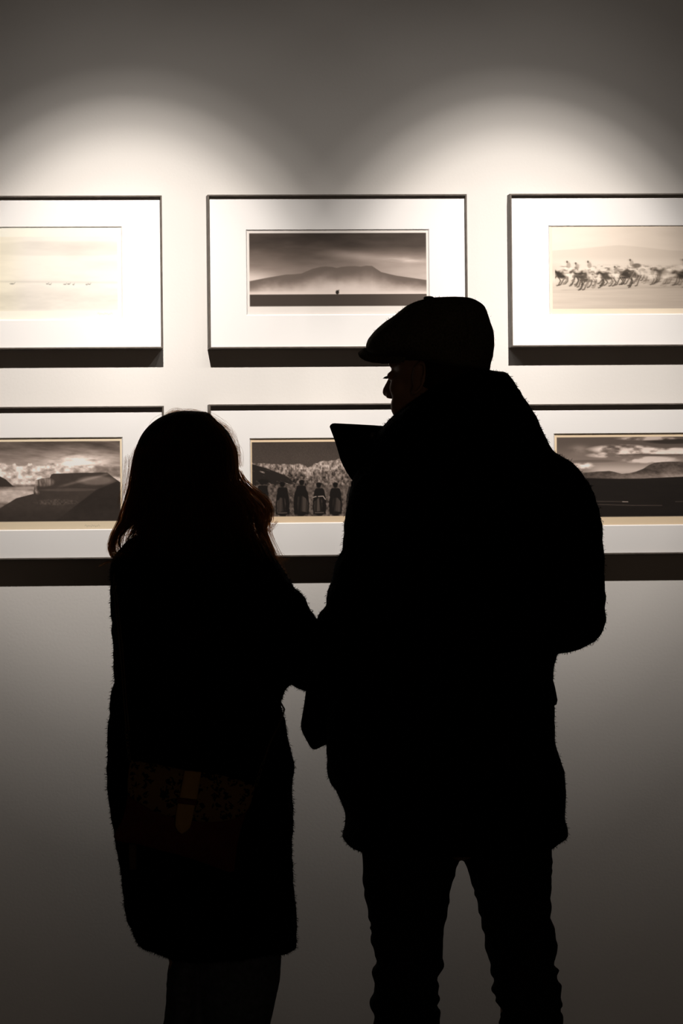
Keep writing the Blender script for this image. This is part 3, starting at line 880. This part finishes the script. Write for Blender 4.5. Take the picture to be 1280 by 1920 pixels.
hole = [(646.8 + 1.1 * math.cos(a), 814.3 + 1.1 * math.sin(a)) for a in [k * math.pi / 4 for k in range(8)]]
lap = [(621, 797.5), (623.5, 795.6), (628, 795.2), (660, 796.8), (700, 799), (740, 802), (752, 840), (735, 900), (690, 925), (666, 903), (659.5, 897), (651, 884), (645, 873), (640, 862), (634, 841), (628, 822), (622, 806), (619.8, 800)]
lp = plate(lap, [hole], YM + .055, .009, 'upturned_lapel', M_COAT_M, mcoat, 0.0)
link('snap_button', mesh_of([ell(Q(704, 815, .047), (.006, .004, .006))]), M_BUTTON, lp)

# --- jeans
legL = [(1560, 672, 866, 0, .085), (1604, 679, 862, 0, .085), (1620, 679.5, 857.5, 0, .085), (1642, 680, 852, 0, .083), (1660, 681, 847, 0, .082), (1679, 684, 841.5, 0, .080), (1695, 687, 841, 0, .079), (1703, 688, 840.5, 0, .079), (1720, 691.5, 836, 0, .077),
        (1734, 694.5, 831.8, .0, .076), (1740, 695, 831.5, 0, .076), (1772, 697, 831.5, 0, .074), (1790, 701.5, 831, 0, .073), (1807, 706, 830.5, 0, .072), (1813, 702, 830, 0, .072), (1825, 697.5, 825, 0, .072), (1838, 698, 819.5, 0, .070), (1843, 700, 819, 0, .069),
        (1850, 704, 821, 0, .069), (1862, 704, 823, 0, .069), (1870, 698, 822.5, 0, .070), (1878, 694, 821.5, 0, .070), (1888, 696, 820.5, 0, .069), (1902, 701.5, 824.5, 0, .069), (1920, 698, 826, 0, .070),
        (1960, 702, 822, -.01, .072), (2000, 700, 826, -.015, .072), (2100, 706, 826, -.015, .070), (2250, 712, 820, -.005, .066), (2380, 712, 822, 0, .066), (2400, 712, 822, 0, .066)]
legR = [(1560, 858, 1038, 0, .085), (1581, 860, 1032.7, 0, .085), (1600, 863, 1034, 0, .085), (1622, 873, 1034.7, 0, .084), (1638, 880, 1033.5, 0, .083), (1660, 886, 1032, 0, .081), (1683, 892.5, 1031.5, 0, .079), (1703, 897, 1032, 0, .078), (1715, 900, 1030, 0, .077),
        (1740, 905, 1037, 0, .076), (1752, 907.5, 1041, 0, .075), (1772, 910.5, 1043, 0, .074), (1789, 913, 1041, 0, .073), (1797, 915.5, 1039, 0, .072), (1812, 919, 1039, 0, .072), (1818, 920.5, 1045, 0, .071), (1824, 922, 1047, 0, .071), (1833, 924.5, 1044, 0, .070),
        (1838, 924.5, 1046, 0, .070), (1853, 923, 1051, 0, .070), (1860, 924.5, 1051.5, 0, .070), (1878, 931.5, 1053, 0, .069), (1888, 938, 1051, 0, .068), (1893.6, 942.5, 1051, 0, .068), (1902, 936.5, 1053, 0, .069), (1920, 937, 1053, 0, .070),
        (1960, 940, 1052, -.01, .072), (2000, 938, 1056, -.015, .072), (2100, 944, 1058, -.015, .070), (2250, 950, 1058, -.005, .066), (2380, 948, 1060, 0, .066), (2400, 948, 1060, 0, .066)]
hips = [(1440, 690, 1030, 0, .125), (1520, 672, 1040, 0, .13), (1572, 700, 1020, 0, .11), (1582, 760, 960, 0, .08)]
jm = fused([loft(legL, YM, 3, 32, 2.1), loft(legR, YM, 3, 32, 2.1), loft(hips, YM)], .0050, 2)


def creases(co):
    z = co[:, 2]; k = np.clip(1 - abs(z - .55) / .28, 0, 1)
    w = np.sin(z * 160 + 5 * (fbm(co[:, 0] * 14 + 9, z * 10, 8) - .5) * 6 + co[:, 0] * 14)
    return w * .0028 * (k * .7 + .12)


displace(jm, creases)
link('jeans', jm, M_JEAN_M, man)


def shoe(cx, cy, turn, parent, m):
    pr = []
    for k in range(15):
        t = k / 14; y = -.085 + .275 * t
        w = (.036 + .014 * math.sin(min(1, t * 1.15) * math.pi * .62 + .2)) * (1 - .75 * max(0, (t - .82) / .18) ** 2) * (1 if t > .05 else .8)
        h = .115 * (1 - sm(np.array(t), .22, .62)) + .055 * sm(np.array(t), .22, .62); h = float(h) * (1 - .45 * max(0, (t - .8) / .2) ** 2)
        ring_ = []
        for a in range(16):
            th = 2 * math.pi * a / 16
            ring_.append((w * math.copysign(abs(math.cos(th)) ** .7, math.cos(th)), y, h / 2 + h / 2 * math.copysign(abs(math.sin(th)) ** .7, math.sin(th)) + .001))
        pr.append(ring_)
    vs = [p for r in pr for p in r]; fs = []
    for i in range(14):
        for a in range(16):
            a2 = (a + 1) % 16; fs.append((i * 16 + a, i * 16 + a2, (i + 1) * 16 + a2, (i + 1) * 16 + a))
    fs.append(tuple(reversed(range(16)))); fs.append(tuple(14 * 16 + a for a in range(16)))
    Rz = Matrix.Rotation(turn, 3, 'Z')
    vs = [Rz @ Vector(p) + Vector((cx, cy, 0)) for p in vs]
    s_ = link('shoe', mesh_of([(vs, fs)]), m, parent)
    sv, sf = [], []
    for (x, y, z) in [(w * sx, y, z) for y, w in ((-.09, .034), (.0, .04), (.09, .053), (.15, .05), (.192, .024)) for sx in (-1, 1) for z in (0, .022)]:
        sv.append(Rz @ Vector((x, y, z)) + Vector((cx, cy, 0)))
    for i in range(4):
        b0 = i * 4; b1 = b0 + 4
        sf += [(b0, b0 + 1, b1 + 1, b1), (b0 + 2, b1 + 2, b1 + 3, b0 + 3), (b0 + 1, b0 + 3, b1 + 3, b1 + 1), (b0, b1, b1 + 2, b0 + 2)]
    sf += [(0, 2, 3, 1), (16, 17, 19, 18)]
    link('sole', mesh_of([(sv, sf)]), M_JEAN_M, s_, smooth=False)


shoe(Q(767, 2400).x, YM + .005, .12, man, M_SHOE); shoe(Q(1004, 2400).x, YM + .005, -.14, man, M_SHOE)

# ================================================================== the woman
YW = -1.36
Q = lambda u, v, dy=0.0: (lambda p: Vector((p.x, p.y + dy, p.z)))(P(u, v, YW))
woman = empty('person', (Q(370, 1000).x, YW, 0), 'shorter person in a long black fleece coat with long loose wavy brown hair', 'person',
              'two visitors seen from behind')
WY = math.radians(90 - 38)
wc = Q(357, 898, .015)
hs, WL, WR = head_shapes(wc, WY, .88, -.15)
w_elb, w_wr = Q(560, 1235, .0), Q(668, 1215, .18)
wl_elb, wl_wr = Q(262, 1290, -.02), Q(262, 1400, .10)
body = list(hs)
body += limb([Q(362, 960, .0), Q(362, 1040, -.005)], [.05, .08])
body += limb([Q(268, 1075), Q(365, 1080), Q(468, 1085)], [.050, .085, .050])
body += limb([Q(365, 1090), Q(365, 1280), Q(370, 1420), Q(375, 1540)], [.095, .085, .10, .115])
body += limb([Q(468, 1085), Q(525, 1160), w_elb, w_wr], [.045, .036, .032, .022])
body += limb([Q(272, 1080), Q(262, 1180), wl_elb, wl_wr], [.040, .036, .032, .022])
body += hand_shapes(w_wr, Vector((.95, .35, -.05)), Vector((0, .3, .95)), -1, .88, .6)
body += hand_shapes(wl_wr, Vector((.35, .5, -.8)), Vector((-.5, .6, .2)), 1, .88, .4)
for s, kn, an in ((-1, Q(342, 1905, .02), Q(332, 2330, -.01)), (1, Q(440, 1905, .02), Q(450, 2330, -.02))):
    kr = .026 if s < 0 else .046
    body += limb([Q(375 + s * 50, 1540), Q(375 - 30 if s < 0 else 440, 1740), kn, kn + Vector((0, -.01, -.2)), an, an + Vector((s * .01, .03, -.045)), an + Vector((s * .015, .13, -.062))], [.070, kr, kr, kr, .026, .028, .025])
link('body', fused(body, .0042, 3), M_SKIN, woman)
for sd in (1, -1):
    lash = [ell(WL(.098, sd * .032, .003), (.0035, .012, .0012), WR, 10, 6)]
    for k in range(12):
        a = WL(.098, sd * (.023 + .0016 * k), .003); lash.append(tube([a, a + WR @ Vector((.008, sd * .001, .001))], [.0005, .0002], 4))
    link('eyelashes', mesh_of(lash), M_HAIRCORE, woman)

wt = [(982, 318, 420, 0, .06), (992, 282, 445, 0, .08), (1000, 262, 462, 0, .088), (1010, 246, 480, 0, .094), (1022, 232, 495, 0, .100), (1037, 219, 508, 0, .105), (1050, 211.5, 517, 0, .108), (1060, 208.8, 523, 0, .11),
      (1069, 208, 529, 0, .112), (1087, 207, 540, 0, .115), (1105, 207, 545, 0, .117), (1128, 207, 541, 0, .118), (1165, 209, 535, 0, .118), (1206, 211, 531, 0, .118), (1243, 211.5, 531, 0, .117),
      (1275, 214, 535, 0, .117), (1287, 216, 536, 0, .117), (1304, 218, 530, 0, .118), (1313, 219, 526, 0, .119), (1319, 217, 523, 0, .120), (1330, 210, 527, 0, .122), (1344, 203.5, 531, 0, .125),
      (1371, 198.5, 538, 0, .128), (1394, 198.5, 544, 0, .130), (1413, 200.5, 549.5, 0, .132), (1425, 201, 552.5, 0, .133), (1440, 201.5, 551, 0, .134), (1470, 203, 547, 0, .135), (1500, 206, 548.5, 0, .135),
      (1530, 210, 549.5, 0, .135), (1580, 217.5, 547, 0, .136), (1640, 226, 548, 0, .137), (1680, 230, 550.5, 0, .138), (1700, 233, 553, 0, .139), (1720, 236.5, 553, 0, .139), (1755, 249, 552.5, 0, .139),
      (1770, 254, 552, 0, .138), (1777, 264, 552, 0, .137), (1782, 276, 545, 0, .134), (1788, 292, 520, 0, .125), (1795, 312, 460, 0, .11), (1801, 324, 400, 0, .08)]
coat = [loft(wt, YW, power=2.5)]
wra = [(1040, 440, 508, 0, .045), (1060, 436, 522, 0, .06), (1087, 436, 542, 0, .066), (1093, 436, 548, 0, .067), (1104, 438, 550, 0, .068), (1107.5, 440, 560, 0, .068), (1110, 441, 566, 0, .068), (1115, 442, 569.5, 0, .068), (1130, 446, 575, 0, .068), (1142, 451, 582, 0, .068), (1151, 455, 590, 0, .067), (1180, 468, 597, .0, .066),
       (1220, 488, 601, .0, .064), (1250, 512, 603, 0, .060), (1266, 530, 603, 0, .056), (1272, 538, 602, 0, .053), (1284, 551, 600, 0, .045), (1291, 563, 596, 0, .036), (1295.5, 578, 590, 0, .02)]
coat.append(loft(wra, YW, 4, 28, 2.2))
coat += limb([Q(560, 1225, .0), Q(610, 1222, .10), Q(645, 1218, .15)], [.05, .048, .042])
wla = [(1030, 228, 300, -.01, .045), (1050, 213, 300, -.015, .058), (1087, 208, 302, -.02, .066), (1165, 210, 300, -.03, .068), (1243, 212, 300, -.035, .066), (1300, 218, 302, -.03, .064), (1330, 226, 304, -.01, .058), (1350, 240, 300, 0, .04)]
coat.append(loft(wla, YW, 4, 28, 2.2))
coat += limb([Q(256, 1310, -.02), Q(262, 1380, .07)], [.052, .048])
cme = fused(coat, .0065, 4)
displace(cme, lumpy(.010, 10, 22)); displace(cme, lumpy(.004, 75, 23))
cme = fuzz(cme, 80000, .0048, .0006)
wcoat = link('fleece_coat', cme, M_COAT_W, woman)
wl1 = [(1740, 320, 372, 0, .07), (1800, 322, 372, .02, .070), (1815, 319, 372, .02, .070), (1860, 315, 374, .02, .068), (1920, 306, 374, .02, .066), (2000, 300, 372, .01, .066), (2200, 292, 372, 0, .068), (2395, 288, 374, 0, .07)]
wl2 = [(1740, 362, 532, 0, .085), (1780, 362, 527, 0, .083), (1800, 362, 526.5, 0, .082), (1840, 366, 525.5, 0, .080), (1860, 368, 520.5, 0, .078), (1880, 369, 514.5, 0, .076), (1920, 370, 505, 0, .073), (2000, 376, 500, 0, .070), (2200, 384, 500, 0, .070), (2395, 388, 506, 0, .072)]
wh = [(1500, 270, 520, 0, .11), (1660, 275, 530, 0, .12), (1740, 318, 530, 0, .11), (1760, 330, 520, 0, .09)]
jm = fused([loft(wl1, YW, 4, 32, 2.1), loft(wl2, YW, 4, 32, 2.1), loft(wh, YW)], .0055, 3)
displace(jm, lumpy(.010, 14, 31))
link('jeans', jm, M_JEAN_W, woman)
shoe(Q(333, 2400).x, YW + .01, .1, woman, M_SHOE); shoe(Q(450, 2400).x, YW + .01, -.12, woman, M_SHOE)

# --- her hair: a dark mass over the skull and thousands of loose strands
core = [(771.5, 338, 386, 0, .020), (774, 325, 391, 0, .034), (779, 314, 395.5, 0, .05), (785, 306, 400, 0, .060), (796, 290, 413, 0, .074), (804, 280, 420, 0, .082), (820, 266, 431, 0, .092), (829, 261, 436, 0, .096), (842, 256, 441, 0, .100), (855, 252, 444, -.004, .102),
        (882, 248, 444, -.008, .103), (912, 250, 436, -.014, .100), (942, 254, 432, -.022, .098), (977, 258, 434, -.030, .094), (1000, 262, 440, -.035, .088), (1025, 270, 440, -.042, .078), (1050, 290, 425, -.050, .064), (1068, 320, 405, -.054, .045)]
outer = [(771, 338, 387), (778, 312, 394), (784.5, 307, 399), (802, 278, 418), (820, 264, 432), (829, 259, 437), (841, 254, 443), (853, 250, 445), (882, 244.5, 446), (900, 242, 450), (912, 240.5, 462), (927, 236, 482), (942, 232, 498), (954, 228, 505), (977, 221, 503),
         (992, 214, 499), (1001, 210, 502), (1013, 205, 506), (1022, 203, 511), (1037, 204, 517), (1052, 214, 523), (1070, 225, 524)]
CA = np.array(core, float); OA = np.array(outer, float)


def strand_surface(v, th, k):
    """point on the hair envelope: k = 0 the inner mass, 1 the outer outline"""
    xl = np.interp(v, CA[:, 0], CA[:, 1]) * (1 - k) + np.interp(v, OA[:, 0], OA[:, 1]) * k
    xr = np.interp(v, CA[:, 0], CA[:, 2]) * (1 - k) + np.interp(v, OA[:, 0], OA[:, 2]) * k
    yc = np.interp(v, CA[:, 0], CA[:, 3]); b = np.interp(v, CA[:, 0], CA[:, 4]) + .003 * k
    if v > 1000: b = b * 0 + .088; yc = -.035
    c = (xl + xr) / 2; a = (xr - xl) / 2
    w = Q(c + a * math.cos(th), v); w.y = YW + yc + b * math.sin(th)
    return w


strands = []
rnd = random.Random(11)
for n in range(2600):
    th = rnd.uniform(-math.pi, math.pi)
    if math.sin(th) > .75: continue                       # the face is on the wall side
    if rnd.random() < .35: th = (math.pi if rnd.random() < .5 else 0) + rnd.uniform(-.5, .35) * (-1 if th > 0 else 1)
    v0 = rnd.choice([772, 776, 784, 800, 830, 870]) + rnd.uniform(0, 20)
    v1 = rnd.uniform(985, 1062)
    k0 = rnd.uniform(.0, 1.0) ** 1.4 if rnd.random() < .93 else rnd.uniform(1, 1.12)
    ph, am, fr = rnd.uniform(0, 6.3), rnd.uniform(.0, .05), rnd.uniform(.02, .045)
    left = math.cos(th) < -.72; clump = math.sin(th * 9) * .03
    pts = []
    N = 18
    for i in range(N):
        t = i / (N - 1); v = v0 + (v1 - v0) * t
        k = min(k0, 1.1) * (t ** .7 if k0 < 1 else 1)
        if left and 985 < v < 1045 and .25 < k < .80: k = .85 + .15 * k      # leave the gap inside the curl
        a = th + (clump + am * math.sin(v * fr + ph)) * t
        p = strand_surface(v, a, k)
        p.y += .004 * math.sin(v * fr * 1.3 + ph)
        pts.append(p)
    r = rnd.uniform(.00022, .00042)
    strands.append(tube(pts, [r] * (N - 3) + [r * .8, r * .5, r * .2], 3, False))


def lock(guide, count, spread, r=.0004, dy=0.0, spready=.012):
    """strands following one traced lock (pixels)"""
    G = np.array(guide, float); d = np.r_[0, np.cumsum(np.hypot(*(G[1:] - G[:-1]).T))]
    for _ in range(count):
        N = 26; s0 = rnd.uniform(0, .1); s1 = rnd.uniform(.85, 1); ox, oy = rnd.gauss(0, spread), rnd.gauss(0, spread * .6); ph = rnd.uniform(0, 6)
        yo = rnd.gauss(0, spready); pts = []
        for i in range(N):
            t = (s0 + (s1 - s0) * i / (N - 1)); q = t * d[-1]
            t0, t1 = max(0, q - 7), min(d[-1], q + 7)
            u = (np.interp(t0, d, G[:, 0]) + np.interp(t1, d, G[:, 0]) + np.interp(q, d, G[:, 0])) / 3
            v = (np.interp(t0, d, G[:, 1]) + np.interp(t1, d, G[:, 1]) + np.interp(q, d, G[:, 1])) / 3
            w = .35 + .65 * math.sin(math.pi * min(1, t * .9 + .15))
            pts.append(Q(u + ox * w + .8 * math.sin(t * 9 + ph), v + oy * w, dy + yo * w))
        strands.append(tube(pts, [r] * (N - 2) + [r * .5, r * .2], 3, False))


# left side: the lock that swings out and curls under, and the small inner curl
lock([(252, 880), (244, 920), (234, 952), (222, 982), (210, 1004), (205, 1022), (206, 1038), (213, 1048), (224, 1052), (236, 1050)], 34, 3.2, dy=-.01)
lock([(256, 900), (248, 940), (236, 970), (222, 992), (212, 1008), (209, 1024), (212, 1040), (222, 1052)], 30, 2.6, dy=-.01)
lock([(258, 930), (252, 965), (240, 990), (228, 1000), (222, 1012), (224, 1028), (232, 1040)], 26, 1.6, dy=-.01)
lock([(258, 975), (252, 996), (242, 1004), (236, 1014), (240, 1024), (250, 1020), (254, 1012)], 22, 1.2, dy=-.02)
lock([(262, 960), (252, 985), (248, 1004), (252, 1026), (242, 1044), (228, 1050)], 30, 3, dy=-.03)
lock([(250, 1015), (244, 1034), (232, 1044), (218, 1047)], 40, 2.4, dy=-.03)
# right side: loose waves lit by the wall
lock([(446, 880), (452, 898), (466, 914), (488, 930), (502, 942), (506, 958), (504, 976), (498, 990)], 50, 4.2, dy=-.005)
lock([(440, 880), (448, 905), (462, 930), (484, 950), (494, 970), (492, 992), (500, 1012), (512, 1034), (520, 1052)], 60, 5, dy=-.005)
lock([(436, 900), (446, 930), (462, 955), (480, 978), (486, 1000), (496, 1022), (510, 1040), (524, 1058)], 60, 6.0, dy=-.01)
lock([(430, 900), (440, 940), (456, 975), (470, 1000), (486, 1020), (500, 1036)], 70, 7.5, dy=-.02)
lock([(452, 905), (474, 922), (494, 940), (499, 955), (490, 965), (478, 960)], 16, 2.4, dy=-.005)
lock([(480, 940), (497, 960), (500, 985), (494, 1005)], 24, 4.0, dy=0)
lock([(420, 880), (440, 930), (470, 965), (488, 985), (484, 1010)], 50, 7.0, dy=-.03)
for g in ([(286, 812), (300, 790), (318, 776), (340, 768)], [(380, 772), (400, 784), (420, 800), (436, 824)], [(330, 786), (345, 774), (330, 770), (312, 780), (298, 794)], [(395, 782), (412, 796), (430, 812), (444, 836), (448, 866)],
          [(262, 830), (248, 862), (241, 900), (232, 940)], [(440, 830), (450, 862), (452, 880)], [(300, 800), (322, 776), (352, 768), (382, 771)],
          [(500, 1000), (512, 986), (522, 974)], [(505, 1030), (530, 1050), (546, 1045)], [(250, 1050), (205, 1052), (182, 1064)],
          [(515, 1040), (528, 1066), (540, 1084)], [(240, 850), (236, 900), (226, 940), (222, 960)], [(412, 792), (436, 812), (447, 850), (450, 880)]):
    lock(g, 18, 4.6, .00016, dy=.0, spready=.02)
cm = fused([loft([(v, a, b, y, d) for v, a, b, y, d in core], YW, 4, 40, 2.0), ell(Q(348, 861, -.002), (.0925, .098, .0875), nu=40, nv=28)], .005, 3)
hair = link('hair', cm, M_HAIRCORE, woman)
link('loose_strands', mesh_of(strands), M_HAIR, hair)

# ------------------------------------------------------------------ the handbag on its chain, hanging against her coat
YBAG = YW - .165
B = lambda u, v, dy=0.0: P(u, v, YBAG + dy)
bag = empty('handbag', (B(340, 1600).x, YBAG, B(340, 1634).z), 'small oxblood crossbody bag with leopard print flap, hanging on the long coat', 'bag')
bp = [(243, 1428), (300, 1436), (360, 1448), (420, 1458), (474, 1474), (470, 1500), (461, 1527), (452, 1555), (446, 1580), (442.5, 1605), (440, 1633), (432, 1636), (424, 1634), (395, 1623), (367, 1613),
      (335, 1603), (305, 1596), (280, 1589), (258, 1583), (235, 1580), (218, 1577), (213.5, 1570), (214, 1563), (222, 1550), (230, 1533), (235, 1514), (238, 1496)]
link('bag_body', mesh_of([pillow(bp, YBAG, .050, 9, 0, 2.6)]), M_BAG, bag)
fp = [(244, 1425), (296, 1433), (346, 1444), (414, 1453), (450, 1463), (478, 1474.5), (476, 1488), (471, 1505), (466, 1517), (458, 1525), (446, 1532), (430, 1538), (410, 1541), (392, 1542), (376, 1541), (361, 1539), (338, 1536), (314, 1530),
      (298, 1525), (283, 1519), (262, 1506), (250, 1498), (239, 1491), (238.5, 1476), (239, 1461), (241, 1440)]
link('bag_flap', mesh_of([pillow(fp, YBAG - .026, .010, 9, .006, 5)]), M_LEO, bag)
t1 = [(346, 1444), (362, 1445), (377.5, 1447.5), (374, 1470), (370, 1496), (366, 1510), (361, 1535), (356.5, 1553), (349, 1560), (340, 1565), (333, 1559), (328, 1549), (329, 1530), (332, 1510), (336, 1496), (341, 1470)]
link('closure_tab', mesh_of([pillow(t1, YBAG - .0385, .006, 5, 0, 8)]), M_TAN, bag)
link('tab_keeper', mesh_of([pillow([(332, 1495), (370, 1499), (368, 1510.5), (330, 1506)], YBAG - .0425, .006, 4, 0, 8)]), M_BAG, bag)
link('hanging_tag', mesh_of([pillow([(241, 1582), (256, 1583), (256, 1606), (256, 1631), (243, 1631.5), (241, 1606)], YBAG + .012, .005, 4, 0, 8)]), M_STRAP, bag)


def chain(name, pts, parent, rl=.0045, wire=.0008):
    out = []
    W = [Vector(p) for p in pts]; seg = []
    L = sum((W[i + 1] - W[i]).length for i in range(len(W) - 1)); n = int(L / (rl * 1.5))
    d = [0.0]
    for i in range(len(W) - 1): d.append(d[-1] + (W[i + 1] - W[i]).length)
    def at(s):
        return Vector([float(np.interp(s, d, [w[k] for w in W])) for k in range(3)])
    for i in range(n):
        c = at((i + .5) * L / n); t = (at((i + 1) * L / n) - at(i * L / n)).normalized()
        side = t.cross(Vector((0, -1, 0)) if i % 2 else Vector((.7, -.7, .1))).normalized()
        ringp = [c + t * math.cos(a) * rl + side * math.sin(a) * rl * .62 for a in [k * math.pi / 5 for k in range(11)]]
        out.append(tube(ringp, wire, 5, False))
    return link(name, mesh_of(out), M_CHAIN, parent)


sl = [B(244, 1426, -.01), B(240, 1400, .0), B(237, 1370, .01)]
chain('chain', sl, bag)
strapL = [B(237, 1370, .01), B(231, 1300, .062), B(226, 1230, .068), B(219, 1160, .078), B(213.5, 1112, .11), B(213.5, 1085, .125), B(219, 1055, .14), B(240, 1028, .165), B(262, 1022, .20)]
link('shoulder_strap', mesh_of([tube([p + Vector((o, 0, 0)) for p in strapL], .0016, 6) for o in (0, .0045)]), M_STRAP, bag)
bk = [B(218.5, 1092, .10), B(213, 1095, .105), B(210, 1113, .11), B(216, 1110, .10), B(218.5, 1092, .10)]
link('buckle', mesh_of([tube(bk, .0010, 6), tube([B(211.5, 1102, .108), B(217, 1100, .10)], .0009, 6)]), M_CHAIN, bag)
chain('chain', [B(478, 1476, -.01), B(486, 1452, -.005), B(494, 1428, .0)], bag)
strapR = [B(494, 1428, .0), B(505, 1395, .015), B(527, 1350, .07), B(533, 1330, .16), B(500, 1270, .28), B(400, 1150, .31), B(300, 1050, .27), B(262, 1022, .20)]
link('shoulder_strap', mesh_of([tube(strapR, .0018, 6)]), M_STRAP, bag)
